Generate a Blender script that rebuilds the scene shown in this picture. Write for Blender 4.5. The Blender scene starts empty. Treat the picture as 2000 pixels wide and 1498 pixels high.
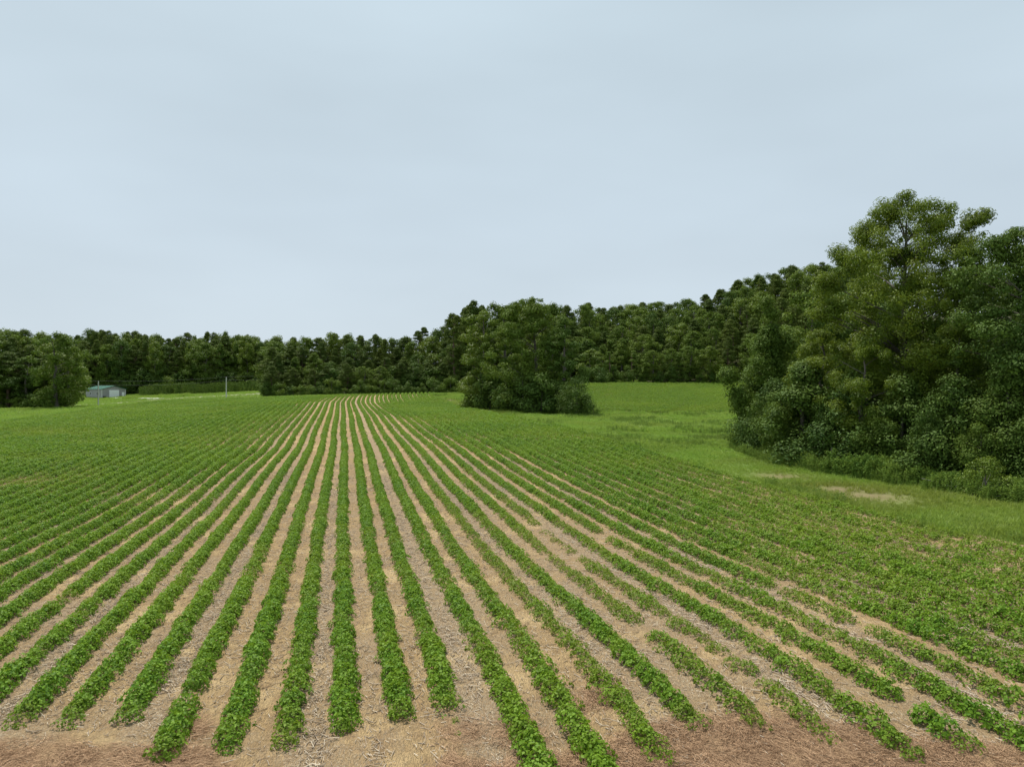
import bpy, math, random
import numpy as np
from mathutils import Vector, Matrix

random.seed(7)
rng = np.random.default_rng(7)
S = bpy.context.scene
COL = S.collection

# ------------------------------------------------------------------ camera, sky, sun
F = 1387.0                     # focal length in pixels of the 2000 px wide photograph
HZ = 752.0                     # height of the horizon in those pixels
CH = 6.0                       # height of the drone above the near soil
cam_d = bpy.data.cameras.new('camera')
cam = bpy.data.objects.new('camera', cam_d)
COL.objects.link(cam)
cam_d.sensor_width = 36.0
cam_d.lens = 36.0 * F / 2000.0
cam_d.clip_start = 0.1
cam_d.clip_end = 6000
cam.location = (0, 0, CH)
cam.rotation_euler = (math.radians(90) + math.atan2(HZ - 749, F), 0, 0)
S.camera = cam

SUN_AZ = Vector((-0.50, 0.87, 0)).normalized()       # direction towards the sun on the ground
SUN_EL = math.radians(62)
sd = bpy.data.lights.new('sun', 'SUN')
sun = bpy.data.objects.new('sun', sd)
COL.objects.link(sun)
sd.energy = 5.0
sd.angle = math.radians(2.0)
sd.color = (1.0, 0.955, 0.87)
tosun = Vector((SUN_AZ.x * math.cos(SUN_EL), SUN_AZ.y * math.cos(SUN_EL), math.sin(SUN_EL)))
sun.rotation_euler = tosun.to_track_quat('Z', 'Y').to_euler()

W = bpy.data.worlds.new('World')
S.world = W
W.use_nodes = True
nt = W.node_tree
nt.nodes.clear()
wo = nt.nodes.new('ShaderNodeOutputWorld')
bg = nt.nodes.new('ShaderNodeBackground')
sky = nt.nodes.new('ShaderNodeTexSky')
sky.sky_type = 'NISHITA'
sky.sun_disc = False
sky.sun_elevation = SUN_EL
sky.sun_rotation = math.atan2(SUN_AZ.x, SUN_AZ.y)
sky.dust_density = 3.0
sky.air_density = 1.0
# a thin even cloud veil over the blue sky, paler to the horizon, with very faint streaks
tc = nt.nodes.new('ShaderNodeTexCoord')
sep = nt.nodes.new('ShaderNodeSeparateXYZ')
nt.links.new(tc.outputs['Generated'], sep.inputs[0])
ramp = nt.nodes.new('ShaderNodeValToRGB')
e = ramp.color_ramp.elements
e[0].position = 0.0; e[0].color = (6.3, 7.25, 8.0, 1)
e[1].position = 0.6; e[1].color = (5.8, 7.1, 7.85, 1)
m_ = ramp.color_ramp.elements.new(0.22); m_.color = (6.05, 7.15, 8.0, 1)
nt.links.new(sep.outputs[2], ramp.inputs[0])
mp = nt.nodes.new('ShaderNodeMapping')
mp.inputs['Scale'].default_value = (1.2, 1.2, 4.0)
mp.inputs['Rotation'].default_value = (0.25, 0.3, 0)
nt.links.new(tc.outputs['Generated'], mp.inputs[0])
ns = nt.nodes.new('ShaderNodeTexNoise')
ns.inputs['Scale'].default_value = 1.6
ns.inputs['Detail'].default_value = 3
nt.links.new(mp.outputs[0], ns.inputs[0])
mr = nt.nodes.new('ShaderNodeMapRange')
mr.inputs[1].default_value = 0.3; mr.inputs[2].default_value = 0.7
mr.inputs[3].default_value = 0.94; mr.inputs[4].default_value = 1.05
nt.links.new(ns.outputs[0], mr.inputs[0])
mul = nt.nodes.new('ShaderNodeVectorMath'); mul.operation = 'SCALE'
nt.links.new(ramp.outputs[0], mul.inputs[0]); nt.links.new(mr.outputs[0], mul.inputs['Scale'])
mx = nt.nodes.new('ShaderNodeMix'); mx.data_type = 'RGBA'
mx.inputs[0].default_value = 0.93
nt.links.new(sky.outputs[0], mx.inputs[6]); nt.links.new(mul.outputs[0], mx.inputs[7])
nt.links.new(mx.outputs[2], bg.inputs[0])
bg.inputs[1].default_value = 0.10
nt.links.new(bg.outputs[0], wo.inputs[0])
S.view_settings.view_transform = 'Standard'
S.view_settings.look = 'None'
S.view_settings.exposure = 0.0
S.view_settings.gamma = 1.0
S.view_settings.use_curve_mapping = False
S.cycles.max_bounces = 6
S.cycles.sample_clamp_indirect = 4.0
S.cycles.sample_clamp_direct = 6.0
S.cycles.transparent_max_bounces = 8

# ------------------------------------------------------------------ terrain
def P(px, py, d):
    """ground point seen at a photo pixel, d metres down range"""
    return ((px - 1000) * d / F, d, CH - (py - HZ) * d / F)

CP = [P(*a) for a in [
    (0, 1498, 11.3), (1000, 1498, 11.1), (2000, 1498, 10.7),
    (65, 1400, 13.0), (675, 1400, 12.7), (1345, 1400, 12.1), (2000, 1400, 12.0),
    (0, 1100, 24.0), (665, 1100, 23.8), (1300, 1100, 22.6), (2000, 1100, 22.3),
    (0, 1000, 34.5), (420, 1010, 32.5), (670, 1010, 31.2), (900, 1010, 30.2), (1500, 1000, 31.5), (2000, 1010, 29.0),
    (400, 935, 44), (670, 935, 42), (870, 935, 41.3), (1400, 935, 41), 
    (550, 880, 60.0), (670, 880, 57), (835, 880, 54.5),
    (560, 841, 78.0), (680, 841, 74), (797, 841, 72), (1150, 850, 66),
    (580, 814, 98), (680, 814, 95), (768, 814, 92.5), (1000, 815, 92),
    (616, 787, 135), (680, 787, 139), (736, 787, 141),
    (650, 778, 159), (730, 777.5, 160), (860, 777, 160), 
    (700, 772, 176), (830, 770, 176), 
    (0, 900, 53), (200, 860, 72), (0, 827, 100), (98, 813, 122), (193, 799, 150), (308, 786, 165), (442, 780, 172), (518, 778, 176),
    (1440, 900, 49), (1440, 820, 92), (1150, 806, 105), (1130, 812, 100), (920, 795, 130), (1300, 778, 135),
    (1150, 751.5, 175), (1300, 750.5, 175), (1440, 751.5, 172),
    (0, 799, 165), (-200, 800, 150), (192, 797, 190), (442, 783, 225), (205, 777, 275), (300, 779, 245), (520, 767, 240),
    (400, 769, 262), (300, 768, 290), (80, 776, 275), (-200, 785, 260)]]
CP += [(x, y, z) for x, y, z in [
    (-30, 190, 3.3), (-45, 205, 3.4), (-10, 215, 3.8), (10, 200, 5.0), (-60, 260, 4.0), (-20, 260, 5.0), (0, 330, 7),
    (25, 215, 10), (50, 215, 14.5), (80, 210, 17), (45, 260, 18), (80, 260, 27), (120, 210, 22), (130, 280, 32), (60, 330, 25),
    (55, 120, 5), (80, 100, 6.0), (90, 150, 11), (60, 60, 3.0), (40, 30, 1.0), (80, 20, 1.5), (120, 60, 6),
    (0, -30, 0), (-60, -30, -.4), (60, -30, .6), (-70, 20, -.6), (-100, 60, -.7),
    (-150, 130, -.5), (-220, 250, 0), (-120, 340, 1.5), (-300, 60, -2), (-500, 400, 0), (-200, 700, 3), (-900, 900, 0),
    (100, 500, 25), (300, 300, 38), (300, 100, 14), (300, -200, 2), (-200, -300, -2), (900, 400, 25), (500, 1400, 10), (-500, 1800, 5), (1500, -500, 0), (-1500, -500, 0)]]
CP = np.array(CP)
_sc = 100.0
def _U(r2):
    return np.where(r2 > 0, r2 * np.log(r2 + 1e-12), 0)
_A = CP[:, :2] / _sc
_n = len(_A)
_K = _U(((_A[:, None] - _A[None]) ** 2).sum(-1)) + np.eye(_n) * 2e-4
_M = np.zeros((_n + 3, _n + 3)); _M[:_n, :_n] = _K
_M[:_n, _n] = 1; _M[:_n, _n + 1:] = _A; _M[_n, :_n] = 1; _M[_n + 1:, :_n] = _A.T
_w = np.linalg.solve(_M, np.concatenate([CP[:, 2], [0, 0, 0]]))
def terr(x, y):
    x = np.atleast_1d(np.asarray(x, float)); y = np.atleast_1d(np.asarray(y, float))
    sh = np.broadcast(x, y).shape
    x = np.broadcast_to(x, sh).ravel() / _sc; y = np.broadcast_to(y, sh).ravel() / _sc
    out = np.empty(len(x))
    for i in range(0, len(x), 20000):
        a = np.stack([x[i:i + 20000], y[i:i + 20000]], 1)
        r2 = ((a[:, None] - _A[None]) ** 2).sum(-1)
        out[i:i + 20000] = _U(r2) @ _w[:_n] + _w[_n] + a @ _w[_n + 1:]
    return out.reshape(sh)
def z1(x, y):
    return float(terr(x, y)[0])
def proj(x, y, z):
    return 1000 + x / y * F, HZ - (z - CH) / y * F

# the crop rows: row k runs along X = CX(Y) + k * RW
RW = 0.97
_cy = np.array([-20, 0, 12.7, 31.2, 42, 57, 74, 95, 139, 159, 174, 200])
_cx = np.array([4.85, 0.0, -2.98, -7.44, -9.96, -13.4, -17.6, -22.5, -33.1, -37.1, -39.6, -43.0])
def CX(y):
    # smoothed piecewise curve
    return (np.interp(y - 4, _cy, _cx) + np.interp(y, _cy, _cx) + np.interp(y + 4, _cy, _cx)) / 3
def UX(x, y):
    return (x - CX(y)) / RW

# smooth value noise in numpy
def vnoise(x, y, seed=0):
    xi = np.floor(x).astype(np.int64); yi = np.floor(y).astype(np.int64)
    fx = x - xi; fy = y - yi
    fx = fx * fx * (3 - 2 * fx); fy = fy * fy * (3 - 2 * fy)
    def h(a, b):
        v = (a * 374761393 + b * 668265263 + seed * 974634777) & 0xffffffff
        v = ((v ^ (v >> 13)) * 1274126177) & 0xffffffff
        return ((v ^ (v >> 16)) & 0xffff) / 65535.0
    return (h(xi, yi) * (1 - fx) + h(xi + 1, yi) * fx) * (1 - fy) + (h(xi, yi + 1) * (1 - fx) + h(xi + 1, yi + 1) * fx) * fy
def fbm(x, y, seed=0, o=3):
    s = 0; a = .5; t = 0
    for i in range(o):
        s = s + a * vnoise(x * 2 ** i, y * 2 ** i, seed + i); t += a; a *= .5
    return s / t

# ------------------------------------------------------------------ helpers
def mesh_np(name, v, f, mat=None, attrs=None, smooth=False, mats=None, midx=None):
    v = np.asarray(v, np.float32); f = np.asarray(f, np.int32)
    me = bpy.data.meshes.new(name)
    nf, k = f.shape
    me.vertices.add(len(v)); me.vertices.foreach_set('co', v.ravel())
    me.loops.add(nf * k); me.loops.foreach_set('vertex_index', f.ravel())
    me.polygons.add(nf)
    me.polygons.foreach_set('loop_start', np.arange(nf, dtype=np.int32) * k)
    me.polygons.foreach_set('loop_total', np.full(nf, k, np.int32))
    for m in (mats or ([mat] if mat else [])):
        me.materials.append(m)
    if midx is not None:
        me.polygons.foreach_set('material_index', np.asarray(midx, np.int32))
    me.update(calc_edges=True)
    if smooth:
        me.polygons.foreach_set('use_smooth', np.ones(nf, bool))
    for an, (dom, arr) in (attrs or {}).items():
        a = me.attributes.new(an, 'FLOAT', dom)
        a.data.foreach_set('value', np.asarray(arr, np.float32))
    return me
def add(name, me, loc=(0, 0, 0), parent=None, rot=0, scale=None):
    o = bpy.data.objects.new(name, me)
    COL.objects.link(o)
    o.location = loc
    if rot: o.rotation_euler = (0, 0, rot)
    if scale is not None: o.scale = scale if hasattr(scale, '__len__') else (scale,) * 3
    if parent is not None: o.parent = parent
    return o
def tag(o, label=None, cat=None, group=None, kind=None):
    if label: o['label'] = label
    if cat: o['category'] = cat
    if group: o['group'] = group
    if kind: o['kind'] = kind
    return o

class NM:
    """tiny node-material helper"""
    def __init__(s, name):
        s.m = bpy.data.materials.new(name); s.m.use_nodes = True
        s.t = s.m.node_tree; s.t.nodes.clear()
        s.out = s.n('ShaderNodeOutputMaterial')
    def n(s, typ, **kw):
        x = s.t.nodes.new(typ)
        for k, v in kw.items(): setattr(x, k, v)
        return x
    def l(s, a, b): s.t.links.new(a, b)
    def noise(s, scale, detail=3, rough=.55, vec=None, dist=0):
        x = s.n('ShaderNodeTexNoise'); x.inputs['Scale'].default_value = scale
        x.inputs['Detail'].default_value = detail; x.inputs['Roughness'].default_value = rough
        x.inputs['Distortion'].default_value = dist
        if vec: s.l(vec, x.inputs['Vector'])
        return x.outputs['Fac']
    def rng(s, v, a, b, c=0, d=1):
        x = s.n('ShaderNodeMapRange'); s.l(v, x.inputs[0])
        for i, q in enumerate((a, b, c, d)): x.inputs[i + 1].default_value = q
        return x.outputs[0]
    def mix(s, f, a, b):
        x = s.n('ShaderNodeMix', data_type='RGBA')
        for sock, v in ((x.inputs[0], f), (x.inputs[6], a), (x.inputs[7], b)):
            if isinstance(v, bpy.types.NodeSocket): s.l(v, sock)
            elif isinstance(v, (tuple, list)): sock.default_value = tuple(v) + (1,) * (4 - len(v))
            else: sock.default_value = v
        return x.outputs[2]
    def math(s, op, a, b=0.0, c=None):
        x = s.n('ShaderNodeMath', operation=op)
        for i, v in enumerate((a, b) if c is None else (a, b, c)):
            if isinstance(v, bpy.types.NodeSocket): s.l(v, x.inputs[i])
            else: x.inputs[i].default_value = v
        return x.outputs[0]
    def attr(s, name, typ='GEOMETRY'):
        x = s.n('ShaderNodeAttribute', attribute_name=name, attribute_type=typ)
        return x.outputs['Fac']
    def coord(s, which='Object'):
        return s.n('ShaderNodeTexCoord').outputs[which]
    def mapping(s, vec, scale=(1, 1, 1), rot=(0, 0, 0)):
        x = s.n('ShaderNodeMapping'); s.l(vec, x.inputs[0])
        x.inputs['Scale'].default_value = scale; x.inputs['Rotation'].default_value = rot
        return x.outputs[0]
    def bsdf(s, color, rough=.8, spec=.3, bump=None, bstr=.3, bdist=.02, metal=0):
        b = s.n('ShaderNodeBsdfPrincipled')
        if isinstance(color, bpy.types.NodeSocket): s.l(color, b.inputs['Base Color'])
        else: b.inputs['Base Color'].default_value = tuple(color) + (1,)
        b.inputs['Roughness'].default_value = rough
        b.inputs['Specular IOR Level'].default_value = spec
        b.inputs['Metallic'].default_value = metal
        if bump is not None:
            u = s.n('ShaderNodeBump'); u.inputs['Strength'].default_value = bstr
            u.inputs['Distance'].default_value = bdist
            s.l(bump, u.inputs['Height']); s.l(u.outputs[0], b.inputs['Normal'])
        return b.outputs[0]
    def done(s, sh):
        s.l(sh, s.out.inputs[0]); return s.m

def leaf_mat(name, dark, light, warm, trans=.28, rough=.5, spec=.35, vig=False, wn=0.0, patchy=0):
    """leaves: per-leaf tint, per-plant tint, a little light passing through"""
    k = NM(name)
    t = k.attr('tint')
    c = k.mix(k.rng(t, 0, 1), dark, light)
    oi = k.n('ShaderNodeObjectInfo').outputs['Random']
    c = k.mix(k.math('MULTIPLY', oi, .35), c, warm)
    if wn:
        g = k.n('ShaderNodeNewGeometry').outputs['Position']
        nn = k.noise(wn, 3, .6, g)
        c = k.mix(k.rng(nn, .42, .68, 0, .55), c, warm)
    if patchy:
        g2 = k.n('ShaderNodeNewGeometry').outputs['Position']
        c = k.mix(k.rng(k.noise(patchy, 4, .7, g2), .52, .68, 0, .5), c, (.05, .13, .014))
    if vig:
        c = k.mix(k.attr('yel', 'INSTANCER'), c, (.20, .19, .035))
    b = k.bsdf(c, rough, spec)
    tr = k.n('ShaderNodeBsdfTranslucent')
    tcx = k.mix(.5, c, warm)
    k.l(tcx, tr.inputs[0])
    ms = k.n('ShaderNodeMixShader'); ms.inputs[0].default_value = trans
    k.l(b, ms.inputs[1]); k.l(tr.outputs[0], ms.inputs[2])
    return k.done(ms.outputs[0])

M_SOY = leaf_mat('soy_leaf', (.036, .122, .007), (.200, .370, .032), (.24, .35, .026), trans=.34, rough=.55, spec=.16, vig=True, wn=.12)
M_GRASS = leaf_mat('grass_blade', (.12, .27, .016), (.26, .44, .05), (.31, .40, .075), trans=.40, spec=.2, vig=True, wn=.3, patchy=.22)
M_WEED = leaf_mat('weed_leaf', (.045, .11, .014), (.13, .24, .032), (.22, .30, .05), trans=.38, rough=.62, spec=.12, wn=.3)
M_LOCUST = leaf_mat('locust_leaf', (.058, .108, .008), (.190, .270, .024), (.22, .27, .03), trans=0.3, spec=.2, wn=.35)
M_GUM = leaf_mat('gum_leaf', (.030, .074, .012), (.105, .180, .034), (.14, .20, .03), trans=0.2, rough=.62, spec=.12, wn=.4)
M_OAK = leaf_mat('oak_leaf', (.050, .100, .012), (.150, .230, .036), (.17, .23, .03), trans=0.25, rough=.62, spec=.12, wn=.2)
M_YEL = leaf_mat('maple_leaf', (.060, .115, .010), (.170, .250, .028), (.20, .26, .03), trans=0.28, spec=.2, wn=.3)
M_PINE = leaf_mat('pine_needle', (.045, .088, .014), (.140, .205, .038), (.17, .21, .03), trans=0.15, rough=.6, spec=.15, wn=.1)
M_YPINE = leaf_mat('young_pine_needle', (.065, .13, .02), (.18, .28, .045), (.20, .27, .04), trans=.25, spec=.15, wn=.2)
M_SHRUB = leaf_mat('shrub_leaf', (.028, .066, .010), (.100, .172, .028), (.14, .20, .03), trans=0.2, rough=.62, spec=.12, wn=.5)

def bark(name, a, b):
    k = NM(name)
    v = k.mapping(k.coord(), (6, 6, 1.2))
    n = k.noise(2.0, 4, .6, v)
    return k.done(k.bsdf(k.mix(k.rng(n, .3, .7), a, b), .9, .2, n, .6, .03))
M_BARK = bark('bark_grey', (.07, .06, .05), (.19, .165, .14))
M_PBARK = bark('bark_pine', (.09, .06, .045), (.22, .15, .11))
k = NM('soy_stem'); M_STEM = k.done(k.bsdf((.16, .19, .06), .7))

# ------------------------------------------------------------------ ground
def bare_mask(x, y):
    """worn earth patches on the grass headland"""
    m = np.zeros(np.shape(x))
    for (px, py, d, rx, ry) in ((930, 800, 118, 1.8, 10), (958, 808, 106, 1.4, 8), (985, 818, 95, 1.1, 8), (905, 790, 135, 1.5, 12),
                                (1530, 943, 41.5, 1.4, 1.6), (1690, 978, 35.0, 2.2, 2.2), (1640, 965, 37.0, 1.6, 1.6), (880, 781, 150, 1.6, 8)):
        cx = (px - 1000) * d / F
        dx = (x - cx) + .25 * (y - d) ; dy = y - d
        m = np.maximum(m, np.exp(-((dx / rx) ** 2 + (dy / ry) ** 2) * 1.2))
    return m

def wood_mask(x, y):
    """leaf litter of the forest floor"""
    yy_ = np.maximum(y, 1.0); q = x / yy_ * F + 1000
    m = ((y > 184) & (q > 525)) | ((y > 180) & (q > 1130)) | ((y > 173) & (y < 260) & (q < 135)) | ((y > 293) & (q < 540))
    edge = 17.8 + (55 - y) * .3
    m |= (x > edge + 1) & (y < 78) & (y > 5)
    m |= (x > 60 + 0 * y) & (y > 78)
    m |= (((x - 2.5 + (y - 110) * .5) / 7.0) ** 2 + ((y - 110) / 13.0) ** 2) < 1
    return m.astype(float)

def axis(lo, hi, fine0, fine1, s0, g):
    a = list(np.arange(fine0, fine1, s0)); s = s0
    x = fine1
    while x < hi: a.append(x); s *= g; x += s
    a.append(hi)
    s = s0; x = fine0 - s0
    while x > lo: a.insert(0, x); s *= g; x -= s
    a.insert(0, lo)
    return np.array(a)
gx = axis(-2500, 2500, -60, 70, 1.0, 1.06)
gy = axis(-600, 3500, 2, 200, 1.0, 1.06)
GX, GY = np.meshgrid(gx, gy)
far = np.clip((np.hypot(GX, GY) - 600) / 600, 0, 1)
GZ = terr(GX, GY) * (1 - far) + far * 2.0
GZ = GZ + (fbm(GX / 2.2, GY / 2.2, 5) - .5) * .12 * np.clip((UX(GX, GY) - 24) / 2, 0, 1)
nx, ny = len(gx), len(gy)
idx = np.arange(nx * ny).reshape(ny, nx)
fq = np.stack([idx[:-1, :-1].ravel(), idx[:-1, 1:].ravel(), idx[1:, 1:].ravel(), idx[1:, :-1].ravel()], 1)
k = NM('meadow_ground')
co = k.coord()
n1 = k.noise(.18, 4, .6, co); n2 = k.noise(2.2, 4, .65, co); n3 = k.noise(14, 3, .6, co)
c = k.mix(k.rng(n1, .35, .65), (.08, .14, .016), (.15, .22, .035))
c = k.mix(k.rng(n2, .35, .7, 0, .6), c, (.17, .22, .06))
c = k.mix(k.rng(n3, .3, .7, 0, .45), c, (.05, .09, .02))
bare = k.attr('bare')
soilc = k.mix(k.rng(n2, .3, .7), (.17, .12, .07), (.27, .20, .125))
c = k.mix(k.math('MULTIPLY', bare, k.rng(n3, .3, .6, .5, 1)), c, soilc)
litter = k.mix(k.rng(n2, .3, .7), (.035, .045, .015), (.075, .07, .035))
c = k.mix(k.attr('wood'), c, litter)
M_GROUND = k.done(k.bsdf(c, .95, .1, n3, .8, .06))
o = add('ground', mesh_np('ground', np.stack([GX.ravel(), GY.ravel(), GZ.ravel()], 1), fq, M_GROUND,
        {'bare': ('POINT', bare_mask(GX, GY).ravel()), 'wood': ('POINT', wood_mask(GX, GY).ravel())}, True))
tag(o, 'grass covered ground rolling away to the woods', kind='structure')

# field soil: lanes between the rows differ in straw cover; every third lane carries most of the stalks
k = NM('field_soil')
co = k.coord()
ru = k.attr('rowu'); rv = k.attr('rowv')
lane = k.math('FLOOR', ru)
wn_ = k.n('ShaderNodeTexWhiteNoise', noise_dimensions='1D'); k.l(lane, wn_.inputs['W'])
three = k.math('MULTIPLY', k.math('LESS_THAN', k.math('ABSOLUTE', k.math('SUBTRACT', k.math('FLOORED_MODULO', lane, 3.0), 2.0)), .5), 1.0)
strawy = k.math('ADD', k.math('MULTIPLY', three, .45), k.math('MULTIPLY', wn_.outputs['Value'], .4))
nb = k.noise(.45, 4, .65, co)                       # where sand lies bare
nm = k.noise(3.0, 5, .7, co)
# fibres: three stretched noises at different angles
fib = None
for ang, sc_ in ((.35, 9), (-.6, 11), (1.5, 8)):
    v = k.mapping(co, (sc_ * 5, sc_, 3), (0, 0, ang))
    n = k.rng(k.noise(1.0, 2, .6, v, .6), .56, .66)
    fib = n if fib is None else k.math('MAXIMUM', fib, n)
ng = k.noise(60, 3, .7, co)
c = k.mix(k.rng(nm, .3, .7), (.28, .18, .088), (.45, .315, .155))
c = k.mix(k.rng(nb, .52, .66), c, (.56, .41, .215))
c = k.mix(k.rng(ng, .35, .65, 0, .35), c, (.24, .165, .10))
clod = k.rng(k.noise(7, 3, .7, co), .58, .72, 0, .5)
c = k.mix(clod, c, (.21, .145, .10))
cover = k.math('MULTIPLY', k.rng(k.math('ADD', strawy, k.rng(nb, .4, .66, .45, -.5)), .1, .9, 0, 1), k.rng(nm, .3, .55, .45, 1))
matc = k.mix(k.rng(k.noise(24, 3, .7, co), .38, .62), (.15, .10, .062), (.42, .315, .205))
c = k.mix(k.math('MULTIPLY', cover, .75), c, matc)
fibc = k.mix(k.rng(k.noise(17, 2, .5, co), .3, .7), (.30, .21, .13), (.62, .53, .38))
c = k.mix(k.math('MULTIPLY', fib, k.rng(cover, 0, 1, .12, .85)), c, fibc)
mat_edge = k.attr('dead')
deadc = k.mix(k.rng(k.noise(30, 3, .7, co), .3, .7), (.17, .10, .055), (.42, .27, .155))
c = k.mix(k.math('MULTIPLY', mat_edge, .85), c, deadc)
bumpv = k.math('ADD', k.math('ADD', nm, k.math('MULTIPLY', fib, .3)), k.math('MULTIPLY', ng, .35))
M_SOIL = k.done(k.bsdf(c, .95, .12, bumpv, 1.0, .05))

def row_field(name, u0, u1, y0, y1, dy0, growth, off, keep, label):
    us = np.arange(u0, u1 + .01, .25)
    ys = [y0]; s = dy0
    while ys[-1] < y1: ys.append(ys[-1] + s); s *= growth
    ys = np.array(ys)
    UU, YY = np.meshgrid(us, ys)
    XX = CX(YY) + UU * RW
    ZZ = terr(XX, YY) + off + .025 * np.cos(2 * np.pi * UU) + (fbm(XX * 1.7, YY * 1.7, 9) - .5) * .05
    id_ = np.arange(UU.size).reshape(UU.shape)
    f = np.stack([id_[:-1, :-1].ravel(), id_[:-1, 1:].ravel(), id_[1:, 1:].ravel(), id_[1:, :-1].ravel()], 1)
    cxm = XX.ravel()[f].mean(1); cym = YY.ravel()[f].mean(1)
    f = f[keep(cxm, cym)]
    used = np.unique(f); rem = np.full(UU.size, -1); rem[used] = np.arange(len(used))
    v = np.stack([XX.ravel(), YY.ravel(), ZZ.ravel()], 1)[used]
    o = add(name, mesh_np(name, v, rem[f], M_SOIL, {'rowu': ('POINT', UU.ravel()[used]), 'rowv': ('POINT', YY.ravel()[used]),
                                                    'dead': ('POINT', dead_mask(v[:, 0], v[:, 1]))}, True))
    return tag(o, label, kind='structure')

def dead_mask(x, y):
    """brown sprayed-off grass along the near field edge"""
    y_ = np.maximum(y, 1.0)
    px = 1000 + x / y_ * F
    py = HZ + (CH - 0.0) / y_ * F
    edge = np.interp(px, [-600, 0, 250, 420, 480, 800, 880, 960, 1150, 1350, 1600, 1800, 2000, 2600],
                         [1440, 1440, 1445, 1470, 1540, 1530, 1460, 1500, 1470, 1432, 1440, 1470, 1490, 1500])
    m = np.clip((py - edge + 60 * (fbm(x * .9, y * .9, 3) - .5)) / 22, 0, 1)
    for (qx, qy, r) in ((905, 1445, 38), (1170, 1395, 42), (1010, 1450, 40), (380, 1425, 30)):
        m = np.maximum(m, .9 * np.exp(-(((px - qx) / r) ** 2 + ((py - qy) / (r * .55)) ** 2)))
    m[(y < 2)] = 1
    return m

# field outline on the left and far side, as seen points put on the ground
def hull_left(y):
    """leftmost X of the crop at a given Y"""
    return np.interp(y, [0, 60, 100, 122, 150, 165, 172, 178, 186], [-70, -75, -72.1, -79.3, -87.3, -82.3, -69.2, -61.2, -50])
FAR_Y = 181.0
def in_field(x, y):
    u = UX(x, y)
    return (u < np.interp(y, [0, 70, 100, 180], [23.6, 23.6, 21.6, 21.0]) + .4 * np.sin(y * .3)) & (x > hull_left(y)) & (y < FAR_Y) & (y > 3)
def in_field2(x, y):
    u = UX(x, y)
    lo = np.interp(x, [-40, 12, 40, 80], [104, 107, 97, 90]) + 5 * (fbm(x / 4, y / 4, 19) - .5)
    return (u > 41) & (u < 125) & (y > lo) & (y < 176)
row_field('field_soil', -58, 24, 3.0, 182, .12, 1.006, .05, lambda x, y: in_field(x, y), 'tan sandy field soil with straw and stalk litter between the crop rows')
row_field('field_soil', 40, 126, 88, 177, .8, 1.004, .05, lambda x, y: in_field2(x, y), 'brown soil of the second crop field beyond the meadow')

# ------------------------------------------------------------------ scattering
def scatter(name, pts, rotz, scl, var, protos, mat_attr=None, tilt=.12, sxy=None):
    """one object whose points carry instances of the given meshes"""
    n = len(pts)
    me = bpy.data.meshes.new(name)
    me.vertices.add(n); me.vertices.foreach_set('co', np.asarray(pts, np.float32).ravel())
    rot = np.stack([rng.normal(0, tilt, n), rng.normal(0, tilt, n), rotz], 1)
    a = me.attributes.new('rot', 'FLOAT_VECTOR', 'POINT'); a.data.foreach_set('vector', rot.astype(np.float32).ravel())
    sv = np.stack([scl, scl, scl if sxy is None else sxy], 1)
    a = me.attributes.new('scl', 'FLOAT_VECTOR', 'POINT'); a.data.foreach_set('vector', sv.astype(np.float32).ravel())
    a = me.attributes.new('var', 'INT', 'POINT'); a.data.foreach_set('value', np.asarray(var, np.int32))
    a = me.attributes.new('yel', 'FLOAT', 'POINT'); a.data.foreach_set('value', np.asarray(mat_attr if mat_attr is not None else np.zeros(n), np.float32))
    me.update()
    o = add(name, me)
    g = bpy.data.node_groups.new(name + '_scatter', 'GeometryNodeTree')
    g.interface.new_socket('Geometry', in_out='INPUT', socket_type='NodeSocketGeometry')
    g.interface.new_socket('Geometry', in_out='OUTPUT', socket_type='NodeSocketGeometry')
    gi = g.nodes.new('NodeGroupInput'); go = g.nodes.new('NodeGroupOutput')
    def na(nm, typ):
        x = g.nodes.new('GeometryNodeInputNamedAttribute'); x.data_type = typ; x.inputs[0].default_value = nm
        return x.outputs[0]
    r_ = na('rot', 'FLOAT_VECTOR'); s_ = na('scl', 'FLOAT_VECTOR'); v_ = na('var', 'INT')
    e2r = g.nodes.new('FunctionNodeEulerToRotation'); g.links.new(r_, e2r.inputs[0])
    j = g.nodes.new('GeometryNodeJoinGeometry')
    for i, pm in enumerate(protos):
        po = bpy.data.objects.new(name + '_piece', pm)
        oi = g.nodes.new('GeometryNodeObjectInfo'); oi.inputs[0].default_value = po; oi.inputs['As Instance'].default_value = True
        cmp_ = g.nodes.new('FunctionNodeCompare'); cmp_.data_type = 'INT'; cmp_.operation = 'EQUAL'
        ai = [s for s in cmp_.inputs if s.type == 'INT' and s.enabled]
        g.links.new(v_, ai[0]); ai[1].default_value = i
        ip = g.nodes.new('GeometryNodeInstanceOnPoints')
        g.links.new(gi.outputs[0], ip.inputs['Points']); g.links.new(cmp_.outputs[0], ip.inputs['Selection'])
        g.links.new(oi.outputs['Geometry'], ip.inputs['Instance'])
        g.links.new(e2r.outputs[0], ip.inputs['Rotation']); g.links.new(s_, ip.inputs['Scale'])
        g.links.new(ip.outputs[0], j.inputs[0])
    g.links.new(j.outputs[0], go.inputs[0])
    md = o.modifiers.new('scatter', 'NODES'); md.node_group = g
    return o

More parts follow.
